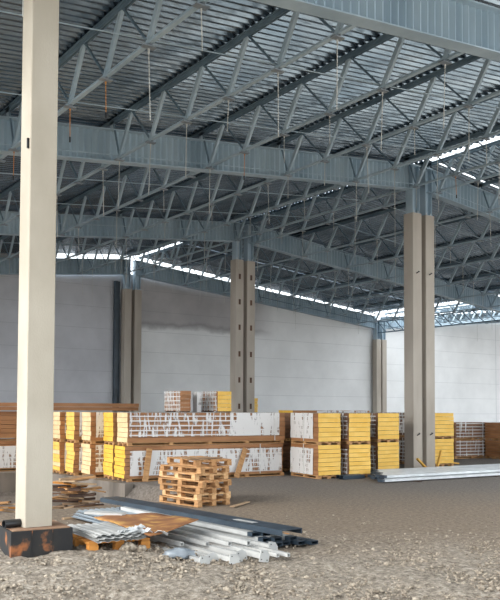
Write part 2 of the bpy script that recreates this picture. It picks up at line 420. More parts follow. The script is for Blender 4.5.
CORD = {'orange': cord_mesh(.55, 'rope_orange', .008, True), 'pale': cord_mesh(.62, 'rope_pale', .0075), 'long': cord_mesh(1.15, 'rope_pale', .008), 'vlong': cord_mesh(1.7, 'rope_pale', .008)}
def cords(x, bay, side, k):
    m = JM[bay]
    for i, yl in enumerate(m['low']):
        if bay and (i+k) % 2: continue
        kind = random.choice(['long','long','vlong','pale'])
        if bay == 0:
            kind = 'orange' if (x < 6 and i > 1) or random.random() < .08 else random.choice(['pale','long','long'])
        adj = {'orange': 'short orange cord', 'pale': 'short pale cord', 'long': 'long thin cord', 'vlong': 'very long thin cord'}[kind]
        o = ob('hanging_cord', CORD[kind], None, (x, ROWS[bay]+yl, zb(x)-.05), (R(random.uniform(-2,2)), R(random.uniform(-2,2)), random.random()*6))
        tag(o, '%s at %s node of %s joist %s of ridge, %s' % (adj, ORD[i], ORD[k], side, BAYN[bay]), 'cord', 'cords hanging in the '+BAYN[bay])
for bay in range(3):
    for k, x in enumerate(LEFT):
        joist(x, bay, 'blue grey lattice roof joist, %s left of the ridge, spanning the %s' % (ORD[k], BAYN[bay]))
        if k < 7: cords(x, bay, 'left', k)
    for k, x in enumerate(RIGHT):
        if bay == 0 and k > 2: continue
        joist(x, bay, 'blue grey lattice roof joist, %s right of the ridge, spanning the %s' % (ORD[k], BAYN[bay]))
        cords(x, bay, 'right', k)
for k in range(6):
    x = XV+.7+2.45*k
    joist(x, 2, 'lattice roof joist of the roofless span, %s right of the valley column' % ORD[k])
# thin bridging rods across the joists
for bay in range(3):
    low = JM[bay]['low']
    for q, i in enumerate((1, 3, 5)):
        y = ROWS[bay]+low[i]
        for side, x0, x1 in (('left', LEFT[-1]-.5, LEFT[0]), ('right', RIGHT[0], RIGHT[-1] if bay else RIGHT[2])):
            b = MB(); b.tube((x0, y, zb(x0)+.07), (x1, y, zb(x1)+.07), .011, 6)
            o = ob('bridging_rod', b.mesh('bridging_rod', 'steel'))
            tag(o, 'thin rod crossing the joists %s of ridge in the %s, %s from near girder' % (side, BAYN[bay], ORD[q]), 'rod', 'bridging rods')
# valley lattice beam running towards the back wall
vb = thing('valley_beam', 'low lattice beam along the valley ending at the right back column', 'beam', (XV, ROWS[1], zb(XV)-.25))
VL = ROWS[3]-ROWS[1]
c = MB(); c.box(-.06, 0, -.03, .06, VL, .03); ob('bottom_chord', c.mesh('bottom_chord', 'steel_dark'), vb)
c = MB(); c.box(-.06, 0, .67, .06, VL, .73); ob('top_chord', c.mesh('top_chord', 'steel_dark'), vb)
for i in range(26):
    y = VL*i/26; p = VL/26
    d = MB(); d.bar((0, y, 0), (0, y+p, .7) if i % 2 == 0 else (0, y+p, .7), .05, .05, up=(1,0,0))
    ob('web_brace', d.mesh('web_brace', 'steel_dark'), vb)
# pipes under the far right roof with short hangers
for i, y in enumerate((30.0, 32.2, 34.4)):
    t = thing('sprinkler_pipe', 'thin grey pipe slung low under the far right roof, %s from the near end' % ORD[i], 'pipe', (20.5, y, 0))
    x0, x1 = 22.0+i*1.5, 36.0
    b = MB(); b.tube((x0-20.5, 0, zb(x0)-.38), (x1-20.5, 0, zb(x1)-.38), .02, 8); ob('pipe', b.mesh('pipe', 'steel_dark'), t)
    x = x0+.3
    while x < x1-.2:
        h = MB(); h.tube((0,0,0), (0,0,.42), .008, 6); h.box(-.05,-.03,-.03,.05,.03,.03); ob('hanger', h.mesh('hanger', 'steel_dark'), t, (x-20.5, 0, zb(x)-.38)); x += 2.53

# ------------------------------------------------------------------ concrete columns with steel heads
def shaft_mesh(w, h, mat, ch=.012):
    b = MB(); b.bbox(-w/2, -w/2, 0, w/2, w/2, h, ch); return b.mesh('shaft', mat)
def head_mesh(h):
    b = MB(); b.box(-.15, -.15, 0, -.13, .15, h); b.box(.13, -.15, 0, .15, .15, h); b.box(-.13, -.01, 0, .13, .01, h)
    return b.mesh('steel_head', 'steel')
def column(x, y, label, top=8.0, w=.40, ztop=None, pockets=(), mat='conc_old', loops=()):
    t = thing('concrete_column', label, 'column', (x, y, 0))
    ob('shaft', shaft_mesh(w, top, mat), t)
    zt = (ztop or zb(x)+.72)
    ob('steel_head', head_mesh(zt-top), t, (0, 0, top))
    c = MB(); c.box(-.19, -.17, zt, .19, .17, zt+.03); c.box(-.17,-.17,top,.17,.17,top+.02); ob('cap_plate', c.mesh('cap_plate', 'steel'), t)
    for s_ in (-1, 1):
        bt = MB(); bt.tube((s_*.1, -.13, top), (s_*.1, -.13, top+.09), .02, 6); ob('anchor_bolt', bt.mesh('anchor_bolt', 'galv'), t)
    for z in pockets:
        f = MB(); f.box(-.05, -w/2-.006, z-.11, .05, -w/2+.03, z+.11); ob('insert_plate', f.mesh('insert_plate', 'rust_plate'), t)
    for z in loops:
        f = MB()
        pts = [(-.045,0,.0),(-.045,-.05,.02),(.03,-.05,.05),(.03,0,.07)]
        for a, b_ in zip(pts, pts[1:]): f.bar((a[0],-w/2+a[1],a[2]), (b_[0],-w/2+b_[1],b_[2]), .022, .022)
        ob('lifting_loop', f.mesh('lifting_loop', 'black'), t, (0, 0, z))
names = ['front', 'middle', 'back']
for i, y in enumerate(ROWS[1:]):
    pk = [1.95, 3.03, 4.1, 5.2, 6.25, 7.3] if i == 1 else []
    lp = [1.05, 6.1] if i == 0 else []
    if i == 2: pk = []
    yy = y if i < 2 else 37.3
    column(XR-.29, yy, 'left concrete column of the %s ridge pair with steel head' % names[i], pockets=pk, loops=lp)
    column(XR+.29, yy, 'right concrete column of the %s ridge pair with steel head' % names[i], pockets=pk, loops=lp)
column(36.55, 37.3, 'left of two columns at the right end of back wall, beneath the valley', top=6.35, ztop=zb(36.55)+.5)
column(37.05, 37.3, 'right of two columns at the right end of back wall, beneath the valley', top=6.35, ztop=zb(37.05)+.5)
# near-left column: big, clean precast shaft
nc = thing('concrete_column', 'pale precast column in the left foreground standing on a rusty black box', 'column', (3.47, 9.335, .45))
ob('shaft', shaft_mesh(.335, zb(3.47)-.45-.015, 'conc', .01), nc)
f = MB(); f.box(-.03,-.012,-.06,.0,.012,.06); f.box(-.03,-.012,.04,-.0,.012,.06); ob('socket', f.mesh('socket', 'black'), nc, (-.163, -.12, 4.55))
# its formwork box
bs = thing('column_base', 'rusty black formwork box under the pale foreground column', 'base', (3.10, 9.04, .04), R(-5))
sh = MB()
sh.box(0,0,0,.72,.02,.395); sh.box(0,.86,0,.72,.88,.395); sh.box(0,.02,0,.02,.86,.395); sh.box(.70,.02,0,.72,.86,.395)
ob('formwork', sh.mesh('formwork', 'form'), bs)
fl = MB(); fl.box(.02,.02,.0,.70,.86,.39); fl.bbox(.022,.022,.36,.698,.858,.405,.01); ob('concrete_fill', fl.mesh('concrete_fill', 'dirt'), bs)
for x in (.24, .48):
    rb = MB(); rb.box(x-.004,-.006,0,x+.004,0,.395); ob('seam_strip', rb.mesh('seam_strip', 'form'), bs)
pi = MB(); pi.pipe((-.10,0,0), (.10,.015,0), .048, .008)
tag(ob('pipe_offcut', pi.mesh('pipe_offcut', 'black', False), None, (3.19, 9.28, .496), (0,0,R(5))), 'short black plastic pipe offcut lying on the base of the foreground column', 'pipe')

# ------------------------------------------------------------------ pallets and panel packs
def pallet_parts(L, W, H, nblock=3, mat='wood', nb=5, rows=3):
    # returns list of (name, mesh, loc)
    out = []
    bt = .02; bw = .1
    brd = MB(); brd.box(0, -bw/2, 0, L, bw/2, bt); brd = brd.mesh('deck_board', mat)
    for i in range(nb):
        y = bw/2+(W-bw)*i/(nb-1); out.append(('deck_board', brd, (0, y, H-bt)))
    cr = MB(); cr.box(-.05, 0, 0, .05, W, bt); cr = cr.mesh('cross_board', mat)
    bl = MB(); bl.box(-.06, -.05, 0, .06, .05, H-3*bt); bl = bl.mesh('block', mat)
    bb = MB(); bb.box(0, -.05, 0, L, .05, bt); bb = bb.mesh('bottom_board', mat)
    for j in range(nblock):
        x = .06+(L-.12)*j/(nblock-1); out.append(('cross_board', cr, (x, 0, H-2*bt)))
        for r_ in range(rows):
            out.append(('block', bl, (x, .05+(W-.1)*r_/(rows-1), bt)))
    for r_ in range(rows): out.append(('bottom_board', bb, (0, .05+(W-.1)*r_/(rows-1), 0)))
    return out
def pallet(parts, label, loc, rz=0., group=None, rot=None):
    t = thing('wooden_pallet', label, 'pallet', loc, rz, group, rot)
    for nm, me, l in parts: ob(nm, me, t, l)
    return t
PCACHE = {}
def panel_mesh(L, W, h, foam, side):
    k = (L, W, h, foam, side)
    if k not in PCACHE:
        b = MB(); c = .006
        p = [(0,c,0),(L,c,0),(L,W-c,0),(0,W-c,0),(0,c,h),(L,c,h),(L,W-c,h),(0,W-c,h)]
        b.hexa([(0,0,.004),(L,0,.004),(L,W,.004),(0,W,.004),(0,0,h-.004),(L,0,h-.004),(L,W,h-.004),(0,W,h-.004)], [1,1,1,0,1,0])
        PCACHE[k] = b.mesh('panel', [foam, side])
    return PCACHE[k]
def pack(label, loc, rz, L, W, n, h, foam='foam', side='brown', film='film', cover=1.0, boards=(), straps=(), jit=.012, filmx=(0.03, .99), filmz=(0., 1.), name='panel_pack', top=True):
    t = thing(name, label, 'panel stack', loc, rz, 'packs of insulated wall panels')
    for i in range(n):
        fm = foam if isinstance(foam, str) else foam[i % len(foam)]
        ob('panel', panel_mesh(L, W, h, fm, side), t, (random.uniform(-jit, jit), random.uniform(-jit, jit)*.4, i*h))
    H = n*h
    if film:
        for (fl, x0, x1) in (film if isinstance(film, list) else [(film, filmx[0]*L, filmx[1]*L)]):
            b = MB(); o = .014
            # wavy skin on both long sides and over the top
            k = 14
            for sy in (-o, W+o):
                base = len(b.v)
                for i in range(k+1):
                    for j in range(6):
                        wv = random.uniform(-.004, .012)*(1 if sy > 0 else -1)
                        b.v.append((x0+(x1-x0)*i/k, sy+wv, H*filmz[0]+.01+(H*(filmz[1]-filmz[0])-.005)*j/5*random.uniform(.985,1)))
                for i in range(k):
                    for j in range(5):
                        q = base+i*6+j; b.f.append([q, q+6, q+7, q+1]); b.m.append(0)
            if top: b.add([(x0,-o,H+.002),(x1,-o,H+.002),(x1,W+o,H+.002),(x0,W+o,H+.002)], [(0,1,2,3)])
            ob('stretch_film', b.mesh('stretch_film', fl, True), t)
    for x in straps:
        b = MB(); b.box(x-.012,-.03,0,x+.012,-.026,H+.003); b.box(x-.012,W+.026,0,x+.012,W+.03,H+.003); b.box(x-.012,-.03,H,x+.012,W+.03,H+.003)
        ob('strap', b.mesh('strap', 'strap'), t)
    for z0, z1, a, c in boards:    # long edge boards laid under / over the stack
        b = MB(); b.box(a*L-.01, -.035, z0, c*L, W+.035, z1); ob('cover_board', b.mesh('cover_board', side), t)
    return t, H
EA = R(-6)
def loc2(o, rz, dx, dy, z):
    c, s = math.cos(rz), math.sin(rz); return (o[0]+dx*c-dy*s, o[1]+dx*s+dy*c, z)
SKID = {}
def skid(key, L, W, H=.10, nb=4):
    if key not in SKID: SKID[key] = pallet_parts(L, W, H, nb, 'wood', 4)
    return SKID[key]

def q_skid(label, loc, rz, L, W, H=.09, nb=4):
    return pallet(skid((L, W, H, nb), L, W, H, nb), label, loc, rz, 'pallets under the panel stacks')
LP = 4.64; WP = .74
rows = [(9.13,18.14),(9.13,18.96),(8.87,19.76),(8.75,20.56),(8.66,21.36)]
foamU = ['foam_pale','foam_deep','foam_pale','foam','foam_pale']
foamL = [['foam_deep'],['foam_deep'],['foam_pale'],['foam'],['foam','foam_pale','foam']]
wU = ['pale ended','deep yellow ended','pale ended','yellow ended','pale ended']
wL = ['deep yellow ended','deep yellow ended','pale ended','yellow ended','mixed ended']
for k, (x, y) in enumerate(rows):
    pos = ['nearest the camera' if k == 0 else '%s back from the nearest' % ORD[k]][0]
    L = LP
    q_skid('long low pallet on the ground under the left panel row, %s' % pos, loc2((x,y),EA,.02,0,0), EA, L-.04, WP, .09, 5)
    pack('lower %s panel stack of the left row, %s' % (wL[k], pos), (x-(.07 if k == 0 else 0),y,.09), EA, L, WP, 7 if k != 0 else 8, .115 if k != 0 else .1005, foamL[k],
         film='film_dense', filmz=(.06,.86 if k == 0 else .97), straps=(3.9,) if k == 0 else (), jit=.02)
    z1 = .09+.805
    q_skid('upper pallet between the two tiers of the left row, %s' % pos, loc2((x,y),EA,.02,0,z1+.004), EA, L-.04, WP, .085, 5)
    if k == 0:
        pack('upper pale ended panel stack of the left row, film wrapped, nearest the camera', (x,y,z1+.089), EA, L, WP, 6, .126, foamU[k],
             film=[('film',.05,2.95),('film_full',2.9,4.45)], filmz=(.17,1.), straps=(4.3,))
    else:
        pack('upper %s panel stack of the left row, %s' % (wU[k], pos), (x,y,z1+.089), EA, L, WP, 6, .126, foamU[k], film='film_dense', filmz=(.1,1.))
ZT = .09+.805+.089+.756      # top of two tiers
# sixth row, seen only over the fifth: carries the long boards
q_skid('long low pallet under the hindmost stack of the left row', (8.66,22.76,0), EA, LP-.04, WP, .09, 5)
pack('lower stack hindmost in the left row, under the long boards', (8.64,22.76,.09), EA, LP, WP, 7, .115, 'foam', film='film')
q_skid('upper pallet hindmost in the left row', (8.66,22.76,.899), EA, LP-.04, WP, .085, 5)
pack('upper stack hindmost in the left row, under the long boards', (8.64,22.76,.984), EA, LP, WP, 6, .126, 'foam', film='film')
# two stacks left of the foreground column, sides towards us
q_skid('long low pallet under the stacks left of the foreground column', (5.0,23.45,0), EA, 3.3, WP, .09, 4)
pack('lower brown sided stack left of the foreground column, white film at its end', (5.0,23.45,.09), EA, 3.3, WP, 7, .115, 'foam', film=[('film_full',2.1,3.05),('film_thin',.1,2.05)], filmz=(0,.8), side='brown')
q_skid('upper pallet between the stacks left of the foreground column', (5.0,23.45,.899), EA, 3.3, WP, .085, 4)
pack('upper brown sided stack left of the foreground column, dark wrapped end', (5.0,23.45,.984), EA, 3.3, WP, 6, .126, 'foam', film=[('film_full',1.75,2.2),('film_thin',.1,1.7)], side='brown')
o_, h_ = pack('long flat brown boards lying across the top of the left stacks', (6.3,23.0,ZT+.03), EA, 5.4, WP, 2, .115, 'foam_pale', film=None, name='long_panel_pack', jit=.03)
bt = MB()
for x in (.25, 2.6, 5.0): bt.box(x, 0, 0, x+.08, WP, .03)
tag(ob('timber_bearer', bt.mesh('timber_bearer', 'wood_dark'), None, (6.3,23.0,ZT), (0,0,EA)), 'thin timber bearers under the long brown boards on top of the left stacks', 'timber')
# third tier on top of the rows behind the nearest
EB = EA+R(90)
def third(x, y, W, L, lab, film):
    o = (x+W*math.cos(EA), y+W*math.sin(EA))
    bb = MB()
    for q in (.05, L-.15): bb.box(q, 0, 0, q+.09, W, .03)
    tag(ob('timber_bearer', bb.mesh('timber_bearer','wood_dark'), None, (o[0],o[1],ZT), (0,0,EB)), 'timber bearers under the %s' % lab.split(',')[0], 'timber')
    pack(lab, (o[0],o[1],ZT+.031), EB, L, W, 5, .118, 'foam' if W > .4 else 'brown', film=film, straps=(L*.2, L*.5, L*.8), side='brown')
third(11.72, 19.9, .3, 1.2, 'small film wrapped brown stack on the third tier, left of the yellow ended one', 'film')
third(12.78, 19.6, .45, 1.3, 'small yellow ended stack on the third tier, left of the middle columns', 'film')
q_skid('pallet under the yellow stack hidden behind the middle columns', (20.75,28.6,0), EB, 2.0, .85, .09, 3)
pack('tall yellow ended stack peeping out right of the middle columns', (20.75,28.6,.09), EB, 2.0, .85, 17, .131, 'foam', film='film')
fb = MB(); fb.box(0,0,0,.14,.3,.6)
tag(ob('film_bundle', fb.mesh('film_bundle', 'film_full'), None, (12.38,20.1,ZT+.004), (0,0,EA)), 'bunch of pale loose film between the third tier stacks', 'film')
# right group: yellow ends facing us, sides running back to the left
def stackR(x, y, W, L, lab, film, filmx, cover=None):
    # origin at the front right corner because the length axis runs away from us
    o = (x+W*math.cos(EA), y+W*math.sin(EA))
    q_skid('low pallet on the ground under %s' % lab, (o[0],o[1],0), EB, L, W, .09, 3)
    a, _ = pack('lower yellow ended stack: %s' % lab, (o[0],o[1],.09), EB, L, W, 7, .115, 'foam', film=film, filmz=(0.,.88), filmx=filmx, straps=(L*.5,), side='brown' if cover else 'brown_dark')
    q_skid('upper pallet between the tiers of %s' % lab, (o[0],o[1],.899), EB, L, W, .085, 3)
    b, _ = pack('upper yellow ended stack: %s' % lab, (o[0],o[1],.984), EB, L, W, 6, .126, 'foam', film=film, filmz=(.08,1.), filmx=filmx, straps=(L*.5,), side='brown' if cover else 'brown_dark')
stackR(13.77, 16.24, .72, 1.35, 'first stack right of the long wrapped row', 'film_full', (.17,1.), 1)
stackR(14.70, 16.06, .72, 2.0, 'second stack right of the long wrapped row', 'film', (.03,.97))
stackR(16.43, 16.73, .78, 2.8, 'third stack, just left of the front columns', 'film', (.03,.97))
stackR(19.85, 17.75, .95, 2.8, 'last yellow stack, behind and right of the front columns', 'film', (.03,.97))
# stack in the gap behind the first yellow stack, brown darkened for shade
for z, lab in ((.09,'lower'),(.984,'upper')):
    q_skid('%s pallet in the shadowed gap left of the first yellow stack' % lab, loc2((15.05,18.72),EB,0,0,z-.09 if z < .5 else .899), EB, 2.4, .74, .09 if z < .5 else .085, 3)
    pack('%s brown stack darkened for shade in the gap behind the long wrapped row' % lab, loc2((15.05,18.72),EB,0,0,z), EB, 2.4, .74, 7 if z < .5 else 6, .115 if z < .5 else .126, 'brown_dark', film=None, side='brown_dark')
# a taller stack further back whose top shows over the yellow stacks
q_skid('pallet under the taller stack behind the yellow ended ones', loc2((16.6,20.9),EA,0,0,0), EA, 3.2, .9, .09, 4)
pack('taller stack behind the yellow ended ones, white wrapped top and orange end', loc2((16.6,20.9),EA,0,0,.09), EA, 3.2, .9, 14, .1225, ['foam_deep'], film=[('film_full',.95,3.1)], side='brown')
# brown stacks at the far right
def brown(x, y, L, lab, foam='brown_dark', seed=0):
    q_skid('low pallet under %s' % lab, (x,y,0), R(-8), L, .8, .09, 3)
    pack('lower dark brown stack: %s' % lab, (x,y,.09), R(-8), L, .8, 6, .10, 'brown', film='film_thin', straps=(L*.13,L*.78,L*.9), side='brown_dark', name='board_pack')
    q_skid('upper pallet between the tiers of %s' % lab, (x,y,.694), R(-8), L, .8, .085, 3)
    pack('upper dark brown stack: %s' % lab, (x,y,.779), R(-8), L, .8, 6, .098, 'brown', film='film_thin', straps=(L*.13,L*.78,L*.9), side='brown_dark', name='board_pack')
brown(23.75, 20.1, 1.75, 'far right brown boards beyond the yellow stacks')
brown(25.0, 19.0, 2.4, 'rightmost brown boards cut by the picture edge')

# ------------------------------------------------------------------ crooked pile of wooden pallets
PPS = [pallet_parts(1.25, .78, .122, 3, 'wood', 5), pallet_parts(1.25, .78, .122, 3, 'wood_light', 5), pallet_parts(1.2, .74, .122, 3, 'wood', 4)]
base = (7.90, 12.78)
for i in range(7):
    a = R(96+[0,-4,3,6,-3,4,-9][i])
    dx, dy = [(0,0),(.03,.02),(-.03,.0),(.02,-.02),(-.02,.04),(.0,.03),(.10,.10)][i]
    tilt = [0,0,.0,0,0,0,0][i]
    o = (base[0]+.78+dx, base[1]+.08+dy)
    pallet(PPS[i % 3], 'used wooden pallet, %s from the bottom of the crooked pile' % ORD[i], (o[0], o[1], .004+.1235*i+zg(8.2,13.2)), a, 'pallets in the crooked pile')
# a few loose slats on and around the pile
sl = MB(); sl.box(-.42,-.045,0,.42,.045,.018); sl = sl.mesh('loose_slat', 'wood_old')
for x, y, z, a, lab in ((8.25,13.1,.872,.2,'loose grey slat on top of the crooked pallet pile, left'),(8.4,13.45,.872,-.25,'loose grey slat on top of the crooked pallet pile, rear'),(8.75,12.62,.02,.6,'loose slat on the ground right of the crooked pallet pile')):
    tag(ob('loose_slat', sl, None, (x,y,z), (0,0,a)), lab, 'slat')

# ------------------------------------------------------------------ leaning pale boards on the long row
lb = MB(); lb.box(-.075, -.012, 0, .075, .012, .84); lb = lb.mesh('pale_board', 'wood')
def lean(t, off, lab, a):
    p = loc2((9.13,18.14), EA, t, -off, .02)
    tag(ob('pale_board', lb, None, p, (R(-8), R(a), EA)), lab, 'board')
lean(.42, .17, 'pale board leaning on the left end of the long wrapped stack', 11)
lean(3.02, .17, 'pale board leaning on the right part of the long wrapped stack', 24)

# ------------------------------------------------------------------ orange pallet with white corrugated sheets
OPp = pallet_parts(.78, 1.15, .185, 3, 'wood_orange', 6)
pallet(OPp, 'orange wooden pallet under the crumpled white sheets', (3.97, 8.86, .075), R(-6))
def corr(w, L, amp, pitch, thick=.008):
    b = MB(); n = int(w/pitch*6); up = []
    for i in range(n+1):
        x = w*i/n; ph = (x/pitch) % 1
        z = amp*(0 if ph < .35 else (ph-.35)/.15 if ph < .5 else 1 if ph < .85 else 1-(ph-.85)/.15)
        up.append((x, z+thick))
    pts = up+[(x, z-thick) for x, z in up[::-1]]
    k = len(pts); seg = 8
    for j in range(seg+1):
        y = L*j/seg
        for x, z in pts: b.v.append((x, y, z))
    for j in range(seg):
        for i in range(k): b.f.append([j*k+i, (j+1)*k+i, (j+1)*k+(i+1)%k, j*k+(i+1)%k]); b.m.append(0)
    m_ = n+1
    for j in (0, seg):
        for i in range(n):
            b.f.append([j*k+i, j*k+i+1, j*k+k-2-i, j*k+k-1-i]); b.m.append(0)
    return b
ws = corr(.62, 1.25, .012, .11, .003)
for i, v in enumerate(ws.v):
    ws.v[i] = (v[0], v[1], v[2]+.02*math.sin(v[1]*4)*(1-v[1]/1.4)*0.5)
wsm = ws.mesh('white_sheet', 'white_paint')
for i, (dx, dy, dz, a) in enumerate(((0,0,0,-4),(-.02,.04,.020,-7),(.03,-.03,.040,-2),(-.03,.06,.060,-8),(.01,.02,.080,-5))):
    tag(ob('corrugated_sheet', wsm, None, (4.02+dx, 8.72+dy, .266+dz), (R(-1.2*i*.3), R(1.0*(i-2)*.5), R(a))), 'white corrugated sheet on the orange pallet, %s from the bottom' % ORD[i], 'sheet', 'white corrugated sheets on the orange pallet')
# crumpled torn strips at their near right end
random.seed(31)
for i in range(7):
    b = MB(); L = random.uniform(.22,.4); k = 7
    pr = [(L*j/k, random.uniform(-.02,.02), random.uniform(-.03,.03)) for j in range(k+1)]
    for p, q in zip(pr, pr[1:]): b.bar(p, q, .07, .004, up=(0, random.uniform(-.6,.6), 1))
    tag(ob('crumpled_strip', b.mesh('crumpled_strip', 'galv'), None, (4.42+random.uniform(-.12,.22), 8.78+random.uniform(-.05,.2), .29+.017*i), (0, R(random.uniform(-10,14)), R(random.uniform(-60,40)))),
        'crumpled strip of white sheet metal at the near end of the orange pallet', 'strip', 'crumpled metal strips')
tag(ob('white_board', (lambda b: (b.box(-.07,-.3,0,.07,.3,.03), b.mesh('white_board','white_paint'))[1])(MB()), None, (4.95,10.5,.345), (0,R(-3),R(35))), 'short white board lying behind the rusty sheet', 'board')

# ------------------------------------------------------------------ bundle of long steel on the ground
# dull grey ribbed profiles
gp = corr(.80, 2.35, .018, .10, .005).mesh('ribbed_profile', 'galv_dull')
for i in range(3):
    tag(ob('ribbed_profile', gp, None, (5.38+.02*i, 10.25+.06*i, -.0+zg(5.6,11.5)+.045+.035*i), (0,0,R(1.5-1.2*i))), 'dull grey ribbed steel profile left of the rusty sheet, %s from the ground' % ORD[i], 'steel profile', 'grey ribbed profiles')
sp = MB(); sp.box(0,0,0,.95,.09,.04); spm = sp.mesh('spacer', 'wood_old')
for i, y in enumerate((10.4, 12.6)):
    tag(ob('timber_spacer', spm, None, (5.2, y, zg(5.6,y)-.005)), 'timber spacer under the grey ribbed profiles, %s end' % ('near' if i == 0 else 'far'), 'timber')
# dark blue tubes with pale sleeves over top and sides
def tube_mesh(w, h, L, t=.006):
    b = MB()
    o = [(0,0),(w,0),(w,h),(0,h)]; i_ = [(t,t),(w-t,t),(w-t,h-t),(t,h-t)]
    vs = [(x,y,z) for y in (0,L) for x,z in o]+[(x,y,z) for y in (0,L) for x,z in i_]
    fs = [(k,(k+1)%4,4+(k+1)%4,4+k) for k in range(4)]+[(8+(k+1)%4,8+k,12+k,12+(k+1)%4) for k in range(4)]
    fs += [(k,8+k,8+(k+1)%4,(k+1)%4) for k in range(4)]+[(4+(k+1)%4,12+(k+1)%4,12+k,4+k) for k in range(4)]
    b.add(vs, fs); return b
TW, TH, TL = .13, .05, 3.6
tm = tube_mesh(TW, TH, TL).mesh('tube', 'navy')
sv = MB(); e_ = .003; y0 = .10
sv.add([(-e_,y0,-e_),(-e_,TL-.05,-e_),(-e_,TL-.05,TH+e_),(-e_,y0,TH+e_),(TW+e_,y0,TH+e_),(TW+e_,TL-.05,TH+e_),(TW+e_,y0,-e_),(TW+e_,TL-.05,-e_)], [(0,1,2,3),(3,2,5,4),(4,5,7,6)])
sv = sv.mesh('pale_sleeve', 'white_paint')
tubes = [(6.36,8.62,0),(6.52,8.56,0),(6.68,8.60,0),(6.86,8.50,0),(7.02,8.42,0),(6.42,8.70,1),(6.57,8.64,1),(6.78,8.58,1),(6.36,8.86,2),(6.51,8.82,2)]
layer = ['bottom','middle','top']
for i, (x, y, l) in enumerate(tubes):
    same = [q for q in tubes if q[2] == l]; k = sorted(same).index((x, y, l))
    t = thing('square_tube', 'dark blue steel tube in the %s layer of the bundle, %s from the left' % (layer[l], ORD[k]), 'tube', (x-.09, y-.10, .03+l*.054), R(3.0), 'dark steel tubes')
    ob('tube', tm, t)
    if not (l == 0 and k >= 3): ob('pale_sleeve', sv, t)
for i, y in enumerate((9.2, 11.4)):
    b = MB(); b.box(0,0,0,1.1,.09,.05)
    tag(ob('timber_spacer', b.mesh('timber_spacer', 'wood_orange'), None, (6.2, y, -.022), (0,0,R(3))), 'orange timber under the dark tubes, %s end' % ('near' if i == 0 else 'far'), 'timber')
# long dark blue channel on top
ub = MB(); t_ = .012; w_, h_ = .36, .075
ub.profile([(0,0),(t_,0),(t_,h_-t_),(w_-t_,h_-t_),(w_-t_,0),(w_,0),(w_,h_),(0,h_)], 0, 4.9)
t = thing('steel_channel', 'long dark blue steel channel lying on top of the tube bundle', 'channel', (6.40, 8.28, .199), rot=(R(-.15), 0, R(3.4)))
ob('channel', ub.mesh('channel', 'navy'), t)
lbm = MB(); lbm.box(.12,.75,h_+.001,.22,1.2,h_+.004); ob('paper_label', lbm.mesh('paper_label', 'white_paint'), t); t.children[-1]['label'] = 'white paper label stuck on the channel'
for i, y in enumerate((9.6, 12.3)):
    b = MB(); hh = .247-.235 if i == 0 else .247
    b.box(0,0,-.02,.5,.09,-.008) if i == 0 else b.box(0,0,0,.5,.09,.21)
    tag(ob('timber_spacer', b.mesh('timber_spacer', 'wood_old'), None, (6.36 if i == 0 else 6.2, y, .19 if i == 0 else -.025), (0,0,R(2.5))), 'timber packing under the dark blue channel, %s end' % ('near' if i == 0 else 'far'), 'timber')
# white posts with drilled end plates
posts = [(4.93,7.88,0,2.4,.07,1),(5.15,8.04,0,2.3,.06,1),(5.31,7.82,0,2.5,.06,1),(5.52,7.98,0,2.6,.07,1),(5.73,7.80,0,2.7,.07,1),(5.95,7.80,0,2.8,.045,0),(6.07,7.74,0,2.8,.045,0),(5.16,8.75,1,1.8,.05,0),(5.44,8.6,1,2.1,.05,0),(5.68,8.45,1,2.3,.05,0),(6.16,8.2,0,2.8,.07,1),(5.90,8.35,1,2.6,.055,0)]
for i, (x, y, l, L, s_, pl) in enumerate(posts):
    lab = ('white steel post with drilled end plate, %s from the left' % ORD[[q for q in range(len(posts)) if posts[q][5]].index(i)]) if pl else ('plain white steel bar in the post bundle, %s layer, %s of its kind' % ('ground' if l == 0 else 'top', ORD[[q for q in range(len(posts)) if not posts[q][5]].index(i)]))
    z = .045+l*.072
    t = thing('steel_post', lab, 'post', (x, y, z), R([1,2,1,3,2,1,0,4,2,3,1,1][i]), 'white steel posts')
    ob('shaft', tube_mesh(s_, s_, L, .007).mesh('shaft', 'white_paint'), t)
    if pl:
        e = MB(); q = .072; cx = s_/2; cz = s_/2
        e.prism([(-q,-q),(q,-q),(q,q*.3),(q*.35,q),(-q,q)], -.006, .006)
        a = ob('end_plate', e.mesh('end_plate', 'white_paint'), t, (cx, -.006, cz), (R(90), R([10,-18,5,-14,12,0,0,0,0,0,8,0][i]), 0))
        for hx, hz in ((-.6,-.6),(.6,-.6),(-.6,.6)):
            hb = MB(); hb.tube((hx*q,hz*q,-.0085),(hx*q,hz*q,.0085),.008,8); ob('bolt_hole', hb.mesh('bolt_hole', 'pit'), a)
for i, y in enumerate((8.86, 10.2)):
    b = MB(); b.box(0,0,0,1.5,.10,.10)
    tag(ob('timber_sleeper', b.mesh('timber_sleeper', 'wood_orange'), None, (4.80, y, -.058), (0,0,R(-2))), 'orange timber sleeper under the white posts, %s' % ('near' if i == 0 else 'far'), 'timber')
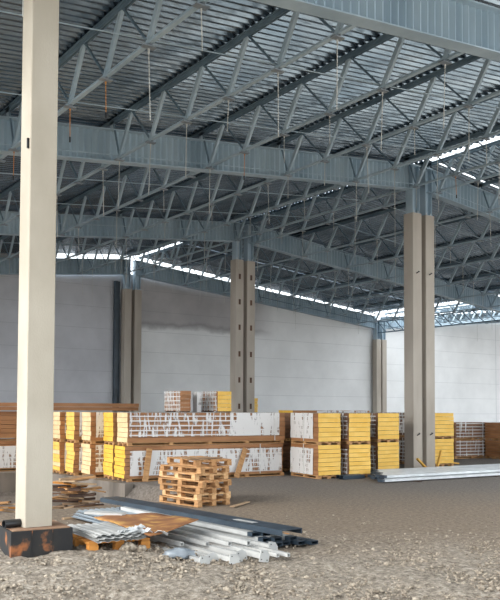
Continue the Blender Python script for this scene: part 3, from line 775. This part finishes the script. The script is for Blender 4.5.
# rusty sheet lying over it all
rs = MB()
A, B_, C_, D_ = (4.74,10.42),(4.60,8.52),(5.80,9.36),(5.68,10.45)
k = 10; vv = []
def zs(u, v): return .318+.012*math.sin(5*u+3*v)+.02*noise.noise(Vector((u*4, v*4, 2)))
for lay in (0, 1):
    for j in range(k+1):
        for i in range(k+1):
            u, v = i/k, j/k
            x = (A[0]*(1-u)+D_[0]*u)*(1-v)+(B_[0]*(1-u)+C_[0]*u)*v; y = (A[1]*(1-u)+D_[1]*u)*(1-v)+(B_[1]*(1-u)+C_[1]*u)*v
            rs.v.append((x, y, zs(u, v)+(.012 if lay else 0)))
n1 = (k+1)**2
for j in range(k):
    for i in range(k):
        q = j*(k+1)+i
        rs.f.append([q, q+1, q+k+2, q+k+1]); rs.m.append(0); rs.f.append([n1+q+k+1, n1+q+k+2, n1+q+1, n1+q]); rs.m.append(0)
per = [i for i in range(k)]+[j*(k+1)+k for j in range(k)]+[k*(k+1)+i for i in range(k,0,-1)]+[j*(k+1) for j in range(k,0,-1)]
for a, b in zip(per, per[1:]+per[:1]): rs.f.append([a, n1+a, n1+b, b]); rs.m.append(0)
tag(ob('rusty_sheet', rs.mesh('rusty_sheet', 'rust_sheet', True)), 'rusty orange brown sheet lying across the white posts and grey profiles', 'sheet')
bg = MB(); bg.box(0,0,0,.6,.5,.20)
# milky plastic bag in front
def lump(name, rx, ry, rz_, amp, mat, seed):
    b = MB(); nu, nv = 18, 10; vs_ = []
    for j in range(nv+1):
        th = math.pi*j/nv
        for i in range(nu):
            ph = 2*math.pi*i/nu
            d = Vector((math.sin(th)*math.cos(ph), math.sin(th)*math.sin(ph), math.cos(th)))
            f = 1+amp*noise.noise(d*2.5+Vector((seed,0,0)))+amp*.5*noise.noise(d*6+Vector((seed,4,0)))
            b.v.append((d.x*rx*f, d.y*ry*f, d.z*rz_*f))
    for j in range(nv):
        for i in range(nu): b.f.append([j*nu+i, (j+1)*nu+i, (j+1)*nu+(i+1)%nu, j*nu+(i+1)%nu]); b.m.append(0)
    return b.mesh(name, mat, True)
tag(ob('plastic_bag', lump('plastic_bag', .18, .12, .06, .7, 'plastic', 5), None, (4.86, 8.28, zg(4.86,8.28)+.025), (0,0,R(-25))), 'milky crumpled plastic bag on the gravel before the white posts', 'bag')
tag(ob('rubble_lump', lump('rubble_lump', .10, .08, .06, .5, 'stone', 9), None, (4.42, 8.72, zg(4.42,8.72)+.03)), 'grey rubble lump before the orange pallet, larger', 'rubble')
tag(ob('rubble_lump', lump('rubble_lump', .07, .06, .05, .5, 'stone', 19), None, (4.56, 8.66, zg(4.56,8.66)+.02)), 'grey rubble lump before the orange pallet, smaller and to the right', 'rubble')

# ------------------------------------------------------------------ galvanised bars on the ground at the right
bars = []
prof = [(0,0),(.15,0),(.15,.012),(.012,.012),(.012,.068),(.15,.068),(.15,.08),(0,.08)]
def cbar(L):     # C section along x
    b = MB(); b.profile(prof, 0, L); b.v = [(y, -x, z) for x, y, z in b.v]; return b
ba = R(-3.2)
kb_ = 0
for l in range(2):
    for j in range((8,7)[l]):
        L = 9.0+random.uniform(-.25,.25)
        x = 14.35+.17*j+random.uniform(-.10,.10)+.15*l; y = 14.55+.24*j+.12*l
        t = thing('steel_profile', 'galvanised steel profile on the ground at right, %s layer, %s from the front' % (['bottom','middle','top'][l], ORD[j]), 'steel profile', (x, y, +.035+.085*l), ba+R(random.uniform(-.35,.35)), 'galvanised profiles before the front columns')
        pm = tube_mesh(.15, .062, L, .006); pm.v = [(yy, -xx, zz) for xx, yy, zz in pm.v]; ob('profile', pm.mesh('profile', 'galv'), t)
        e = MB(); e.box(-.03,-.153,-.003,.07,.003,.066); ob('end_cover', e.mesh('end_cover', 'navy'), t); t.children[-1]['label'] = 'dark blue end cover'
for i, x in enumerate((15.4, 18.5, 21.8)):
    b = MB(); b.box(0,0,0,.1,2.0,.04)
    tag(ob('timber_spacer', b.mesh('timber_spacer', 'wood_dark'), None, (x, 14.2, -.007)), 'dark timber under the galvanised profiles at right, %s from the left' % ORD[i], 'timber')
dk = cbar(.6)
for i, (x, y) in enumerate(((14.62,16.0),(14.45,15.8))):
    tag(ob('steel_offcut', tube_mesh(.16,.1,.75).mesh('steel_offcut','navy'), None, (x-.35+.1*i, y+.1, .005+0*i), (0,0,R(-92))), 'dark blue steel offcut left of the galvanised profiles, %s' % ('rear' if i == 0 else 'front'), 'offcut')
# yellow timber scraps at the column foot
yw = MB(); yw.box(-.3,-.04,0,.3,.04,.05); ywm = yw.mesh('yellow_scrap', 'yellow_wood')
for i, (x, y, z, ry, a, lab) in enumerate(((18.50,16.95,.12,32,10,'sloping against the left front column'),(18.92,16.95,.0,0,-5,'lying flat between the front columns'),(19.3,16.95,.06,-70,0,'standing against the right front column'),
        (20.95,17.9,.0,0,30,'lying right of the last yellow stack'),(21.1,18.05,.055,8,-20,'lying crosswise right of the last yellow stack'))):
    tag(ob('timber_scrap', ywm, None, (x, y, z+(.05 if ry in (32,) else .22 if ry == -70 else 0)), (0, R(ry), R(a))), 'yellow timber scrap %s' % lab, 'timber')
# ------------------------------------------------------------------ timber scrap heaps on the left
random.seed(5)
def scrapheap(cx, cy, rx, ry, n, lab, h):
    for i in range(n):
        L = random.uniform(.35, .9); w = random.uniform(.06,.13); th = random.uniform(.02,.045)
        b = MB(); b.box(-L/2,-w/2,0,L/2,w/2,th)
        u = random.uniform(-1,1); v = random.uniform(-1,1)
        x = cx+rx*u*(1-i/n*.5); y = cy+ry*v*(1-i/n*.5)
        z = zg(x, y)+h*i/n
        m_ = random.choice(['wood_old','wood_old','wood_old','wood','wood_dark','wood_dark','wood_orange'])
        cn = {'wood_old':'weathered','wood':'pale','wood_dark':'dark','wood_orange':'orange'}[m_]
        tag(ob('scrap_plank', b.mesh('scrap_plank', m_), None, (x,y,z+.02), (R(random.uniform(-8,8)), R(random.uniform(-9,9)), R(random.uniform(-40,40)-20))), '%s broken plank in %s' % (cn, lab), 'plank', '%s planks in %s' % (cn, lab))
scrapheap(6.62, 15.6, .42, .45, 46, 'the scrap heap right of the foreground column', .72)
scrapheap(5.45, 17.3, .7, .6, 24, 'the scrap heap at the left picture edge', .40)
dr = MB(); dr.pipe((0,-.35,0),(0,.35,0),.15,.015,20)
tag(ob('drum_pipe', dr.mesh('drum_pipe', 'black'), None, (5.12, 16.55, zg(5.1,16.5)+.16), (0,0,R(12))), 'black plastic pipe ring at the left picture edge', 'pipe')

# ------------------------------------------------------------------ light
w = bpy.data.worlds.new('sky'); S.world = w; w.use_nodes = True
nt = w.node_tree; bgd = nt.nodes['Background']
bgd.inputs[0].default_value = (.89,.95,1.0,1); bgd.inputs[1].default_value = 1.55
sun = bpy.data.lights.new('sun', 'SUN'); sun.energy = 1.4; sun.angle = R(35); sun.color = (1,.95,.88)
so = bpy.data.objects.new('sun', sun); COL.objects.link(so)
so.rotation_euler = Vector((.95,.0,-.50)).to_track_quat('-Z','Y').to_euler()

# ------------------------------------------------------------------ camera
cam = bpy.data.cameras.new('camera'); co = bpy.data.objects.new('camera', cam); COL.objects.link(co)
yaw, pit, rol = R(35.4), R(2.2), R(.25)
fw0 = Vector((math.sin(yaw), math.cos(yaw), 0)); rt = Vector((math.cos(yaw), -math.sin(yaw), 0)); up = Vector((0,0,1))
fw = fw0*math.cos(pit)+up*math.sin(pit); u2 = up*math.cos(pit)-fw0*math.sin(pit)
rr = rt*math.cos(rol)+u2*math.sin(rol); uu = u2*math.cos(rol)-rt*math.sin(rol)
co.matrix_world = Matrix(((rr.x,uu.x,-fw.x,0),(rr.y,uu.y,-fw.y,0),(rr.z,uu.z,-fw.z,1.85),(0,0,0,1)))
cam.sensor_fit = 'VERTICAL'; cam.sensor_height = 24; cam.lens = 24*800/600
cam.shift_y = 78/600; cam.clip_end = 500
S.camera = co
S.view_settings.view_transform = 'Standard'; S.view_settings.look = 'None'; S.view_settings.gamma = 1
S.view_settings.use_curve_mapping = False; S.view_settings.exposure = 1.0
